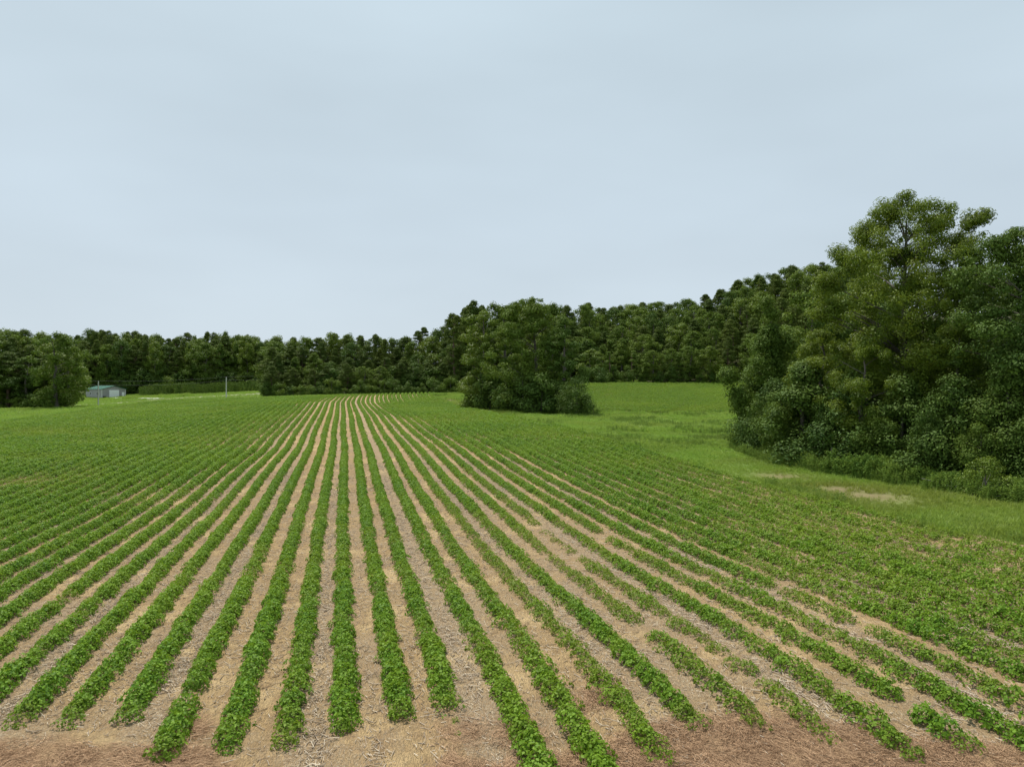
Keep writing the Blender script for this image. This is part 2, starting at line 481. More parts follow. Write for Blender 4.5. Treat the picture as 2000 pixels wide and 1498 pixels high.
# leaf primitives --------------------------------------------------
def leaves(cen, nrm, size, aspect=.62, fold=.18, seed=0, droop=None):
    """folded rhombus leaves at cen with normals nrm; returns verts, tris"""
    r = np.random.default_rng(seed)
    n = len(cen)
    nrm = nrm / (np.linalg.norm(nrm, axis=1, keepdims=True) + 1e-9)
    a = r.normal(size=(n, 3)) if droop is None else droop + r.normal(size=(n, 3)) * .5
    a = a - (a * nrm).sum(1, keepdims=True) * nrm
    a /= np.linalg.norm(a, axis=1, keepdims=True) + 1e-9
    b = np.cross(nrm, a)
    size = np.broadcast_to(np.asarray(size, float), (n,))[:, None]
    p0 = cen - a * size * .5
    p2 = cen + a * size * .5 - nrm * size * .08
    p1 = cen + b * size * aspect * .5 + nrm * size * fold
    p3 = cen - b * size * aspect * .5 + nrm * size * fold
    v = np.stack([p0, p1, p2, p3], 1).reshape(-1, 3)
    i = np.arange(n)[:, None] * 4
    t = np.concatenate([i + [0, 1, 2], i + [0, 2, 3]], 1).reshape(-1, 3)
    return v, t
def tint_faces(n, seed=0):
    r = np.random.default_rng(seed)
    return np.repeat(np.clip(r.normal(.45, .33, n), 0, 1), 2)

def tube(path, rad, sides=6):
    path = np.asarray(path, float); rad = np.asarray(rad, float)
    n = len(path)
    d = np.gradient(path, axis=0); d /= np.linalg.norm(d, axis=1, keepdims=True) + 1e-9
    ref = np.array([0.31, .9, .1]) if abs(d[0][2]) > .7 else np.array([0, 0, 1.])
    a = np.cross(d, ref); a /= np.linalg.norm(a, axis=1, keepdims=True) + 1e-9
    b = np.cross(d, a)
    th = np.linspace(0, 2 * np.pi, sides, endpoint=False)
    v = path[:, None] + rad[:, None, None] * (a[:, None] * np.cos(th)[None, :, None] + b[:, None] * np.sin(th)[None, :, None])
    i = np.arange(n * sides).reshape(n, sides)
    f = np.stack([i[:-1], np.roll(i, -1, 1)[:-1], np.roll(i, -1, 1)[1:], i[1:]], -1).reshape(-1, 4)
    return v.reshape(-1, 3), f
def join(parts):
    vs, fs, o = [], [], 0
    for v, f in parts:
        vs.append(v); fs.append(np.asarray(f) + o); o += len(v)
    return np.concatenate(vs), np.concatenate(fs)

# ------------------------------------------------------------------ soybean plants
def soy_mesh(seed, ntri=34, R=.27, H=.36, ls=.070):
    r = np.random.default_rng(seed)
    rr = R * np.sqrt(r.random(ntri)); th = r.random(ntri) * 2 * np.pi
    z = H * (1 - .75 * (rr / R) ** 2) * (.62 + .42 * r.random(ntri))
    c0 = np.stack([rr * np.cos(th), rr * np.sin(th), z], 1)
    out = np.stack([np.cos(th) * rr / R, np.sin(th) * rr / R, np.full(ntri, .75)], 1) + r.normal(0, .28, (ntri, 3))
    out /= np.linalg.norm(out, axis=1, keepdims=True)
    ax = np.stack([np.cos(th), np.sin(th), -.2 + 0 * th], 1)
    ax = ax - (ax * out).sum(1, keepdims=True) * out; ax /= np.linalg.norm(ax, axis=1, keepdims=True)
    bx = np.cross(out, ax)
    C, N, D = [], [], []
    for da in (0, 2.0, -2.0):
        dv = ax * math.cos(da) + bx * math.sin(da)
        C.append(c0 + dv * ls * .55); N.append(out + dv * .3 + r.normal(0, .27, (ntri, 3))); D.append(dv * 3)
    C = np.concatenate(C); N = np.concatenate(N); D = np.concatenate(D)
    v, t = leaves(C, N, ls * (.75 + .5 * r.random(len(C))), .72, .07, seed, D)
    tt = tint_faces(len(C), seed)
    return mesh_np('soybean_foliage', v, t, M_SOY, {'tint': ('FACE', tt)})
def stem_mesh(seed):
    r = np.random.default_rng(seed)
    parts = [tube([(0, 0, -.03), (.01, 0, .12), (0, .01, .27)], [.006, .005, .003], 4)]
    for i in range(5):
        a = r.random() * 6.28; h = .05 + .04 * i
        parts.append(tube([(0, 0, h), (.07 * math.cos(a), .07 * math.sin(a), h + .06), (.13 * math.cos(a), .13 * math.sin(a), h + .1)], [.003, .0025, .002], 3))
    v, f = [], []
    o = 0
    for a, b in parts: v.append(a); f.append(b + o); o += len(a)
    return mesh_np('soybean_stem', np.concatenate(v), np.concatenate(f), M_STEM)
SOY = [soy_mesh(s, 50 + (s % 3) * 6) for s in range(8)]
SOY += [soy_mesh(20 + s, 24 + 3 * s, .34, .33, .074) for s in range(4)]
SOYSTEM = [stem_mesh(s) for s in range(3)]

ROWEND = {-8: 1500, -7: 1440, -6: 1418, -5: 1415, -4: 1420, -3: 1492, -2: 1474, -1: 1464, 0: 1432, 1: 1418, 2: 1398, 3: 1600, 4: 1600, 5: 1492, 6: 1420,
          7: 1428, 8: 1445, 9: 1490, 10: 1480}
GAPS = [(372, 1368, 26, 9), (150, 1178, 34, 11), (1252, 1238, 26, 16), (1215, 1085, 22, 10), (1180, 1048, 14, 8), (1530, 1150, 25, 10), (1345, 1345, 20, 10),
        (1600, 1370, 30, 10), (1480, 1330, 22, 10), (1770, 1375, 26, 10), (1680, 1230, 25, 8), (1440, 1210, 16, 8), (1560, 1275, 22, 9), (150, 1205, 14, 6)]
jit = {kk: rng.normal(0, .035) for kk in range(-90, 130)}
jit[2] = -.04; jit[3] = .07; jit[0] = -.01
rows = []
for kk in range(-57, 24):
    ye = ROWEND.get(kk, 1600 if kk > 0 else 1600)
    y = np.arange(6.0, FAR_Y, .2) + rng.uniform(-.07, .07, len(np.arange(6.0, FAR_Y, .2)))
    # spacing grows far out
    keep = (y < 60) | (np.arange(len(y)) % 2 == 0)
    y = y[keep]
    x = CX(y) + (kk + jit[kk] + .04 * (vnoise(y * .35, np.full(len(y), kk * 3.1), 4) - .5)) * RW + rng.normal(0, .03, len(y))
    m = in_field(x, y)
    rows.append(np.stack([x[m], y[m], np.full(m.sum(), kk), np.full(m.sum(), ye)], 1))
R_ = np.concatenate(rows)
zz = terr(R_[:, 0], R_[:, 1]) + .045
px, py = proj(R_[:, 0], R_[:, 1], zz)
kk = R_[:, 2]; yy = R_[:, 1]
ok = py < R_[:, 3]
# vigour
vg = 1.0 - .25 * np.clip((fbm(R_[:, 0] / 6, yy / 9, 21) - .45) * 3, 0, 1)
right = np.clip((kk - 4.5) / 2, 0, 1) * np.clip((40 - yy) / 14, 0, 1)
patch = fbm(yy * .55 + kk * 7.7, kk * 1.37, 31)
vg -= right * (.14 + .95 * np.clip(patch - .5, 0, .5))
vg -= .22 * ((kk == 5) & (yy < 42)) + .22 * ((kk == 8) & (yy < 55)) + .10 * ((kk == 7) & (yy < 26)) - .12 * ((kk == 6) & (yy < 45))
vg -= .12 * ((kk == -1) & (yy < 20))
vg -= .35 * np.exp(-(((px - 330) / 130) ** 2 + ((py - 975) / 22) ** 2)) * (kk < 0)
vg -= .4 * np.exp(-(((px - 70) / 60) ** 2 + ((py - 845) / 7) ** 2))
vg -= .3 * np.exp(-(((px - 90) / 90) ** 2 + ((py - 945) / 14) ** 2))
for (qx, qy, rx, ry) in GAPS:
    vg -= 1.1 * np.exp(-(((px - qx) / rx) ** 2 + ((py - qy) / ry) ** 2) ** 1.5)
# rows taper at their near end
vg -= .34 * np.clip((py - R_[:, 3] + 45) / 45, 0, 1)
vg += .34 * (vnoise(yy * 1.1 + kk * 13.3, kk * 5.1, 41) - .55)
edge = np.clip((kk - 17) / 6, 0, 1) * np.clip((75 - yy) / 30, 0, 1)
vg -= .15 * edge
ok &= (rng.random(len(vg)) < np.clip((vg - .12) * 3.2, 0, 1))
ok &= (px > -260) & (px < 2260)
R_, zz, vg, px, py = R_[ok], zz[ok], vg[ok], px[ok], py[ok]
zz = zz - .02 + 0
scl = np.clip(.42 + .62 * vg, .35, 1.1) * rng.uniform(.86, 1.12, len(vg))
scl = scl * .92
closed = np.clip((np.abs(R_[:, 2] - .5) - 6.5) / 3, 0, 1) * np.clip((R_[:, 1] - np.where(R_[:, 2] > 0, 42, 26)) / 25, 0, 1)
scl = scl * (1 + .10 * np.clip((R_[:, 2] - 10) / 3, 0, 1) * np.clip((40 - R_[:, 1]) / 14, 0, 1))
scl = scl * (1 + .30 * closed + .16 * np.clip((R_[:, 1] - 45) / 40, 0, 1))
yel = np.clip(.72 - vg * .75 + rng.normal(0, .06, len(vg)), 0, .6)
pts = np.stack([R_[:, 0], R_[:, 1], zz], 1)
# stray seedlings past the row ends
extra = [(890, 1425, .55), (1365, 1448, .45), (1400, 1455, .6), (895, 1447, .4), (1990, 1440, .6)]
ex = []
for (a, b, s_) in extra:
    d = CH * F / (b - HZ)
    ex.append(((a - 1000) * d / F, d, .03))
# nearest 300 in the frame become individual plants
inside = (px > -10) & (px < 2010) & (py < 1510)
order = np.argsort(np.where(inside, R_[:, 1], 1e9))
near = order[:295 - len(ex)]
isn = np.zeros(len(pts), bool); isn[near] = True
lab_g = 'soybean plants at the near ends of the crop rows'
rz = rng.uniform(0, 6.28, len(pts)); vr = rng.integers(0, 8, len(pts))
weak = vg < rng.uniform(.62, .92, len(vg)); vr[weak] = rng.integers(8, 12, weak.sum()); scl[weak] *= 1.12
def plant(p, mesh, stem, rz_, s_, yl_):
    e_ = bpy.data.objects.new('soybean_plant', None); COL.objects.link(e_)
    e_.empty_display_size = .1; e_.location = p; e_.rotation_euler = (0, 0, rz_); e_.scale = (s_, s_, s_)
    f_ = add('foliage', mesh, parent=e_); f_['yel'] = yl_
    add('stem', stem, parent=e_)
    return e_
for i in near:
    o = plant(pts[i], SOY[vr[i]], SOYSTEM[i % 3], float(rz[i]), float(scl[i]), float(yel[i]))
    q_ = int(R_[i, 2]) + 3
    tag(o, 'soybean plant near the camera, in ' + ('the crop row with the broken end' if q_ == 0 else
        'row %d %s of the row with the broken end' % (abs(q_), 'right' if q_ > 0 else 'left')), 'crop plant', lab_g)
exl = ['small lone soybean seedling past the near end of a row, on brown dead grass', 'smallest yellowish seedling on brown grass beyond the thick row end',
       'pair of leafy seedlings alone on the brown grass below the thick row end', 'tiny low seedling nearest the lone one in bare soil', 'short seedling at the right edge of the crop near the dead grass']
for i, p_ in enumerate(ex):
    o = plant(p_, SOY[i], SOYSTEM[i % 3], i * 1.3, extra[i][2], .2)
    tag(o, exl[i], 'crop plant')
r_ = ~isn
o = scatter('soybean_crop', pts[r_], rz[r_], scl[r_], vr[r_], SOY, yel[r_])
tag(o, 'long parallel rows of green soybean plants running to the far woods', kind='stuff')

# second field
y = []
for kk in range(41, 125):
    ys = np.arange(88, 176, .30) + rng.uniform(-.1, .1, len(np.arange(88, 176, .30)))
    y.append(np.stack([CX(ys) + (kk + jit.get(kk, 0)) * RW + rng.normal(0, .06, len(ys)), ys], 1))
y = np.concatenate(y); y = y[in_field2(y[:, 0], y[:, 1])]
y = y[rng.random(len(y)) < np.clip(1.5 - fbm(y[:, 0] / 7, y[:, 1] / 4, 77), 0, 1)]
p2 = np.stack([y[:, 0], y[:, 1], terr(y[:, 0], y[:, 1]) + .04], 1)
o = scatter('soybean_crop', p2, rng.uniform(0, 6.28, len(p2)), rng.uniform(1.0, 1.45, len(p2)), rng.integers(0, 8, len(p2)), SOY, np.clip(rng.normal(.12, .08, len(p2)), 0, 1))
tag(o, 'even green crop of the second field sloping up to the hillside wood', kind='stuff')

# ------------------------------------------------------------------ stalk litter
k = NM('stalk_litter')
tt = k.attr('tint')
c = k.mix(tt, (.19, .13, .085), (.64, .54, .41))
M_STALK = k.done(k.bsdf(c, .85, .2))
def sticks(n_try, ymax):
    yy_ = 9.5 + (ymax - 9.5) * rng.random(n_try) ** 1.5
    uu = rng.uniform(-52, 23, n_try)
    lane_ = np.floor(uu); fr = uu - lane_
    x = CX(yy_) + uu * RW
    strength = np.where(lane_ % 3 == 2, 1.0, .42) * np.exp(-((fr - .5) / .2) ** 2 * .7)
    strength *= 1 - .75 * dead_mask(x, yy_)
    strength *= np.clip(1.5 - 1.7 * fbm(x / 2.2, yy_ / 2.2, 61), .08, 1.2)
    pxx = 1000 + x / yy_ * F
    keep = (rng.random(n_try) < strength) & (pxx > -60) & (pxx < 2060) & (yy_ * 0 + x > -60)
    x, yy_ = x[keep], yy_[keep]
    n = len(x)
    L = rng.gamma(1.8, .045, n) + .03
    ang = rng.normal(0, .9, n) + math.pi / 2 + .24 - .0
    z = terr(x, yy_) + .05 + .025 * np.cos(2 * np.pi * UX(x, yy_)) + rng.uniform(-.004, .03, n)
    w = rng.uniform(.003, .008, n)
    dv = np.stack([np.cos(ang), np.sin(ang), rng.normal(0, .12, n)], 1)
    sv = np.stack([-np.sin(ang), np.cos(ang), np.zeros(n)], 1)
    c0 = np.stack([x, yy_, z], 1)
    V = []
    for t_, bend in ((-.5, 0), (.5, 0)):
        cc = c0 + dv * (L * t_)[:, None]
        for a in (0, 2.094, 4.189):
            V.append(cc + sv * (w * math.cos(a))[:, None] + np.array([0, 0, 1]) * (w * math.sin(a) + w)[:, None])
    V = np.stack(V, 1).reshape(-1, 3)
    i = np.arange(n)[:, None] * 6
    Q = np.concatenate([i + [0, 1, 4, 3], i + [1, 2, 5, 4], i + [2, 0, 3, 5]], 1).reshape(-1, 4)
    tn = np.repeat(np.clip(rng.beta(1.9, 1.5, n), 0, 1), 3)
    return mesh_np('stalk_litter', V, Q, M_STALK, {'tint': ('FACE', tn)})
o = add('stalk_litter', sticks(900000, 48))
tag(o, 'broken grey and tan stalks lying in the lanes between crop rows', kind='stuff')

# dead brown grass mat at the near field edge
k = NM('dead_grass')
c = k.mix(k.attr('tint'), (.17, .095, .05), (.58, .38, .23))
M_DEAD = k.done(k.bsdf(c, .9, .15))
n = 520000
x = rng.uniform(-12, 12, n); yv = rng.uniform(9.6, 13.8, n)
dm = dead_mask(x, yv)
keep = (rng.random(n) < dm * (.12 + .95 * fbm(x * 1.3, yv * 1.3, 88))) & (np.abs(x / yv * F) < 1050)
x, yv = x[keep], yv[keep]; n = len(x)
ang = fbm(x * .8, yv * .8, 90) * 9 + rng.normal(0, .7, n)
L = rng.uniform(.07, .24, n); w = rng.uniform(.0015, .0042, n)
z = terr(x, yv) + .05 + rng.uniform(0, .03, n)
dv = np.stack([np.cos(ang), np.sin(ang), rng.uniform(-.1, .5, n)], 1); sv = np.stack([-np.sin(ang), np.cos(ang), rng.normal(0, .5, n)], 1)
c0 = np.stack([x, yv, z], 1)
a = c0 + sv * w[:, None]; b = c0 - sv * w[:, None]; t_ = c0 + dv * L[:, None] - np.array([0, 0, 1]) * (L * .12)[:, None]
V = np.stack([a, b, t_], 1).reshape(-1, 3)
o = add('dead_grass', mesh_np('dead_grass', V, np.arange(n * 3).reshape(-1, 3), M_DEAD, {'tint': ('FACE', rng.random(n))}))
tag(o, 'flattened brown dead grass along the near edge of the field', kind='stuff')

# ------------------------------------------------------------------ grass
def tuft(seed, nb=16, h=.28, spread=.16, w=.012, mat=M_GRASS):
    r = np.random.default_rng(seed)
    th = r.random(nb) * 6.28; rr = r.random(nb) ** .5 * spread
    b0 = np.stack([rr * np.cos(th), rr * np.sin(th), np.full(nb, -.02)], 1)
    la = th + r.normal(0, .8, nb); ln = r.uniform(.15, .6, nb); hh = h * r.uniform(.5, 1.15, nb)
    d = np.stack([np.cos(la) * ln, np.sin(la) * ln, np.ones(nb)], 1)
    s = np.stack([-np.sin(la), np.cos(la), 0 * la], 1) * w
    mid = b0 + d * (hh * .55)[:, None]
    tip = b0 + d * hh[:, None] + np.stack([np.cos(la) * ln, np.sin(la) * ln, -.3 + 0 * la], 1) * (hh * .5)[:, None]
    V = np.stack([b0 - s, b0 + s, mid + s * .8, mid - s * .8, tip], 1).reshape(-1, 3)
    i = np.arange(nb)[:, None] * 5
    T = np.concatenate([i + [0, 1, 2], i + [0, 2, 3], i + [3, 2, 4]], 1).reshape(-1, 3)
    return mesh_np('grass_tuft', V, T, mat, {'tint': ('FACE', np.repeat(np.clip(r.normal(.5, .25, nb), 0, 1), 3))})
def weed(seed):
    r = np.random.default_rng(seed)
    n = 90
    t = r.random(n); th = r.random(n) * 6.28; rr = (.06 + .16 * (1 - t)) * r.random(n) ** .5
    st = r.integers(0, 3, n); ox = np.array([0, .12, -.1])[st]; oy = np.array([0, -.08, .11])[st]
    p = np.stack([ox + rr * np.cos(th), oy + rr * np.sin(th), .05 + t * (.85 + .1 * st)], 1)
    nn = np.stack([np.cos(th), np.sin(th), .8 + 0 * th], 1) + r.normal(0, .3, (n, 3))
    v, f = leaves(p, nn, r.uniform(.07, .13, n), .5, .1, seed)
    return mesh_np('tall_weed', v, f, M_WEED, {'tint': ('FACE', tint_faces(n, seed))})
WD = [weed(i) for i in range(3)]
TUFT = [tuft(s, 18, .26 + .05 * (s % 3), .18, .011) for s in range(5)]
n = 520000
yv = 16 + 175 * rng.random(n) ** 1.7
x = CX(yv) + rng.uniform(18.5, 110, n) * RW
pxx = 1000 + x / yv * F
u_ = UX(x, yv)
eu = np.interp(yv, [0, 70, 100, 180], [23.6, 23.6, 21.6, 21.0]) + 2.2 * (fbm(yv / 2.5, x / 2.5, 17) - .5)
keep = (pxx < 2150) & ~in_field2(x, yv) & (u_ > eu - 1.5 * rng.random(n) ** 2) & (u_ < np.interp(yv, [15, 40, 60, 100, 190], [60, 50, 70, 100, 75]))
keep &= rng.random(n) > 1.0 * bare_mask(x, yv) ** .7
x, yv = x[keep], yv[keep]
hn = fbm(x / 3, yv / 3, 12)
pg = np.stack([x, yv, terr(x, yv)], 1)
yl = np.clip((fbm(x / 4, yv / 4, 44) - .45) * 1.0, 0, .22) + .26 * np.clip((52 - yv) / 16, 0, 1) * (.4 + fbm(x / 1.5, yv / 1.5, 46))
yl = np.clip(yl + .45 * bare_mask(x, yv) ** .5, 0, .85)
sc_ = rng.uniform(.5, 1.15, len(x)) * (.25 + 1.4 * hn ** 1.2) * np.where(yv > 70, 1.5, 1.0)
o = scatter('meadow_grass', pg, rng.uniform(0, 6.28, len(x)), sc_, rng.integers(0, 5, len(x)), TUFT, yl)
tag(o, 'bright green grass and weeds between the crop rows and the trees', kind='stuff')
print('grass', len(x), 'soy', len(pts))
mk = fbm(x / 3.5, yv / 3.5, 52); mm = (mk > .55) & (rng.random(len(x)) < .30 * np.clip((mk - .55) * 12, .1, 1))
hw = rng.uniform(.18, .5, mm.sum()) * np.where(yv[mm] > 70, 1.3, 1)
o = scatter('meadow_weeds', pg[mm], rng.uniform(0, 6.28, mm.sum()), hw * 1.3, rng.integers(0, 3, mm.sum()), WD, None, .12, hw)
tag(o, 'darker leafy weed patches scattered through the bright meadow grass', kind='stuff')
# left side grass beyond the field
n = 60000
yv = rng.uniform(95, 300, n); x = rng.uniform(-220, -45, n)
keep = ~in_field(x, yv) & (x < np.interp(yv, [95, 170, 190, 300], [-60, -60, -62, -75])) & (1000 + x / yv * F > -100)
x, yv = x[keep], yv[keep]
pg = np.stack([x, yv, terr(x, yv)], 1)
o = scatter('verge_grass', pg, rng.uniform(0, 6.28, len(x)), rng.uniform(1.0, 2.0, len(x)), rng.integers(0, 5, len(x)), TUFT, np.clip(fbm(x / 9, yv / 9, 45) - .5, 0, .3))
tag(o, 'rough green grass on the verge between the crop and the barn', kind='stuff')

# ------------------------------------------------------------------ trees
def crown_pts(r, H, Wd, base, ncl, shape):
    """clump centres and radii inside an uneven crown"""
    C = []
    tries = 0
    lob = r.random(6) * 6.28
    while len(C) < ncl and tries < ncl * 60:
        tries += 1
        t = r.random() ** .85
        if shape == 'round': prof = math.sqrt(max(0, 1 - (2 * t - .9) ** 2 / 1.25))
        elif shape == 'column': prof = (1 - t ** 2.6) * (.75 + .25 * min(1, t * 4))
        elif shape == 'vase': prof = min(1, .35 + 1.1 * t) * math.sqrt(max(0, 1 - t ** 4)) 
        elif shape == 'pine': prof = (1 - t ** 2.2) ** .8 * min(1, .55 + 1.6 * t)
        elif shape == 'cone': prof = (1 - t) ** .8
        else: prof = 1 - t ** 3
        a = r.random() * 6.28
        rad = prof * (.82 + .22 * math.sin(a * 2 + lob[0]) + .16 * math.sin(a * 3 + t * 5 + lob[1]))
        q = (r.random() ** .38) * rad
        z = H * (base + (1 - base) * t)
        p = np.array([math.cos(a) * q * Wd / 2, math.sin(a) * q * Wd / 2, z])
        C.append(p)
    return np.array(C)
def make_tree(name, seed, H, Wd, base, ncl, per, leaf, shape, lmat, bmat, clr=.16, flat=.6, trunk_r=None, sides=7, droop=None, aspect=.62, limbs=14, lean=0.0, stick_out=0, arch=None):
    r = np.random.default_rng(seed)
    C = crown_pts(r, H, Wd, base, ncl, shape)
    if arch:      # extra clumps placed at given spots, as fractions of width and height
        ex_ = []
        for (ax_, az_, rr_, cnt) in arch:
            for _ in range(cnt):
                ex_.append([ax_ * Wd + r.normal(0, rr_ * Wd * .5), r.normal(0, rr_ * Wd * .6), az_ * H + r.normal(0, rr_ * H * .3)])
        C = np.concatenate([C, np.array(ex_)])
    n = len(C)
    clr_ = Wd * clr * r.uniform(.6, 1.35, n) * (1.12 - .42 * np.clip(C[:, 2] / H, 0, 1))
    cnt = np.maximum(4, (per * (clr_ / clr_.mean()) ** 2)).astype(int)
    ci = np.repeat(np.arange(n), cnt)
    d = r.normal(size=(len(ci), 3)); d /= np.linalg.norm(d, axis=1, keepdims=True)
    if shape == 'pine': d[:, 2] = np.where(d[:, 2] < -.35, -d[:, 2] * .6, d[:, 2])
    q = r.random(len(ci)) ** .45
    pos = C[ci] + d * (q * clr_[ci])[:, None] * np.array([1, 1, flat])
    pos[:, 2] = np.maximum(pos[:, 2], .1)
    nr = d * .9 + np.array([0, 0, .45]) + r.normal(0, .33, d.shape)
    v, t = leaves(pos, nr, leaf * r.uniform(.6, 1.3, len(pos)), aspect, .12, seed + 1, None if droop is None else np.tile(np.array([0, 0, -droop]), (len(pos), 1)) + d * .8)
    # every clump has its own shade
    ct = r.normal(0, .16, n)
    tn = np.repeat(np.clip(r.normal(.42, .2, len(pos)) + ct[ci], 0, 1), 2)
    crown = mesh_np(name + '_crown', v, t, lmat, {'tint': ('FACE', tn)})
    tr = trunk_r or H * .018
    hz_ = np.linspace(0, .93, 8)
    wob = np.cumsum(r.normal(0, .012 * H, (8, 2)), 0); wob[0] = 0
    path = np.stack([wob[:, 0] + lean * hz_ * H, wob[:, 1], hz_ * H], 1)
    path[0, 2] = -.3
    parts = [tube(path, tr * (1.25 - hz_ * 1.18) + .015, sides)]
    tipk = r.choice(n, min(limbs, n), replace=False)
    for i in tipk:
        c_ = C[i]
        hstart = max(.08 * H, min(c_[2] - .35 * np.hypot(c_[0], c_[1]) - .04 * H, .85 * H))
        s0 = np.array([np.interp(hstart, path[:, 2], path[:, 0]), np.interp(hstart, path[:, 2], path[:, 1]), hstart])
        mid = (s0 + c_) / 2 + np.array([0, 0, .06 * H * (r.random() - .2)])
        ts = np.linspace(0, 1, 5)[:, None]
        pth = (1 - ts) ** 2 * s0 + 2 * ts * (1 - ts) * mid + ts ** 2 * c_
        rl = tr * (.42 * (1 - hstart / H) + .1)
        parts.append(tube(pth, np.linspace(rl, rl * .2 + .006, 5), max(4, sides - 2)))
    v, f = join(parts)
    trunk = mesh_np(name + '_trunk', v, f, bmat, smooth=True)
    return trunk, crown
def place(name, kit, x, y, s, rz, label, cat='tree', group=None, sink=0.0, z=None, sxy=None):
    e = bpy.data.objects.new(name, None); COL.objects.link(e)
    e.empty_display_size = .5
    e.location = (x, y, (z1(x, y) if z is None else z) - sink)
    e.rotation_euler = (0, 0, rz)
    e.scale = (s * (sxy or 1), s * (sxy or 1), s)
    tag(e, label, cat, group)
    add('trunk' if cat == 'tree' else 'stem', kit[0], parent=e)
    add('crown' if cat == 'tree' else 'foliage', kit[1], parent=e)
    return e

# far kits, 20 m tall
PINE = [make_tree('pine', 100 + i, 20, 8.8 + i % 3 * .9, .16 + .05 * (i % 3), 160, 90, .44, 'pine', M_PINE, M_PBARK, clr=.115, flat=.75, sides=6, limbs=20, aspect=.30) for i in range(6)]
BROAD = [make_tree('broad', 200 + i, 20, 10.5 + i % 3, .05, 135, 85, .42, ['round', 'round', 'vase', 'column', 'round', 'vase'][i],
                   [M_OAK, M_GUM, M_YEL, M_OAK, M_YEL, M_OAK][i], M_BARK, clr=.118, flat=.85, sides=6, limbs=14) for i in range(6)]
YPINE = [make_tree('young_pine', 300 + i, 9, 4.6, .05, 34, 90, .34, 'cone', M_YPINE, M_PBARK, clr=.15, flat=.5, sides=5, limbs=8, aspect=.35) for i in range(2)]
BUSH = [make_tree('bush', 400 + i, 4, 5.0, .03, 24, 130, .26, 'round', [M_SHRUB, M_GUM, M_OAK][i], M_BARK, clr=.2, flat=.8, sides=5, limbs=6) for i in range(3)]

def skyline_trees(pxs, sky_pts, d_front, nl, dstep, sp, mixfn, label_fn, lay0=.72, hmin=9, hmax=29):
    """rows of individual trees; tops follow the skyline seen in the photograph"""
    sx = [a for a, b in sky_pts]; sy = [b for a, b in sky_pts]
    for j in range(nl):
        a = pxs[0] + rng.uniform(0, 14)
        while a < pxs[1]:
            d = (d_front(a) if callable(d_front) else d_front) + dstep * j + rng.uniform(-1.8, 1.8)
            x = (a - 1000) * d / F
            zb = z1(x, d)
            base_py = HZ - (zb - CH) / d * F
            skyy = np.interp(a, sx, sy)
            fr = lay0 + (1 - lay0) * min(1, j / max(1, nl - 2))
            top = skyy + abs(rng.normal(0, 5)) - (rng.random() < .18) * 5 if j >= nl - 2 else base_py + (skyy - base_py) * fr + rng.normal(0, 6)
            top = max(top, skyy - 5)
            h = CH + (HZ - top) * d / F - zb
            h = float(np.clip(h, hmin, hmax))
            kind = mixfn(a, j)
            lab, grp = label_fn(a, kind)
            row_ = 'front-row ' if j == 0 else ('skyline ' if j >= nl - 2 else '')
            th = (a - pxs[0]) / (pxs[1] - pxs[0])
            lab = row_ + lab + (', left third' if th < .33 else ', middle third' if th < .67 else ', right third')
            if kind == 'pine': kit = PINE[rng.integers(0, 6)]; nm = 'pine_tree'
            elif kind == 'young': kit = YPINE[rng.integers(0, 2)]; nm = 'pine_tree'
            else: kit = BROAD[rng.integers(0, 6)]; nm = 'broadleaf_tree'
            Hk = 9 if kind == 'young' else 20
            s = h / Hk
            place(nm, kit, x, d, s, rng.uniform(0, 6.28), lab, 'tree', grp, .1, sxy=float(np.clip((1.0 / s) ** .5 * rng.uniform(.85, 1.3), .8, 1.6)))
            a += (sp * rng.uniform(.75, 1.25)) * F / d

# wood at the far left, behind the grass
skyline_trees((-90, 140), [(-90, 650), (0, 643), (60, 650), (110, 652), (150, 672)], 172, 4, 5, 4.4,
              lambda a, j: 'broad' if rng.random() < .8 else 'pine',
              lambda a, kd: (('broadleaf' if kd != 'pine' else 'dark pine') + ' tree in the wood left of the barn', 'trees of the wood left of the barn'), hmax=22)
# wood behind the barn
skyline_trees((125, 545), [(100, 665), (130, 662), (150, 655), (190, 645), (240, 650), (300, 655), (330, 660), (380, 652), (440, 650), (480, 655), (510, 660), (545, 655)],
              lambda a: 296, 5, 6, 5.2,
              lambda a, j: ('pine' if rng.random() < .85 else 'broad') if a < 345 else ('broad' if rng.random() < .75 else 'pine'),
              lambda a, kd: (('dark pine' if kd == 'pine' else 'tall broadleaf') + ' tree in the wood behind the barn and plantation', 'trees of the wood behind the barn'), lay0=.82, hmax=33)
# wood at the end of the rows
skyline_trees((530, 1150), [(520, 664), (560, 656), (600, 660), (650, 652), (700, 655), (740, 653), (770, 660), (800, 655), (830, 645), (865, 637), (885, 615), (925, 594), (960, 598), (1000, 592), (1060, 592), (1110, 602), (1150, 595)],
              lambda a: np.interp(a, [520, 600, 900, 1150], [186, 190, 192, 194]), 5, 6, 4.6,
              lambda a, j: 'pine' if rng.random() < (.66 if a < 960 else .5) else 'broad',
              lambda a, kd: (('pine' if kd == 'pine' else 'broadleaf') + ' tree in the wood where the crop rows end', 'trees of the wood at the end of the crop rows'), lay0=.5, hmin=6, hmax=26)
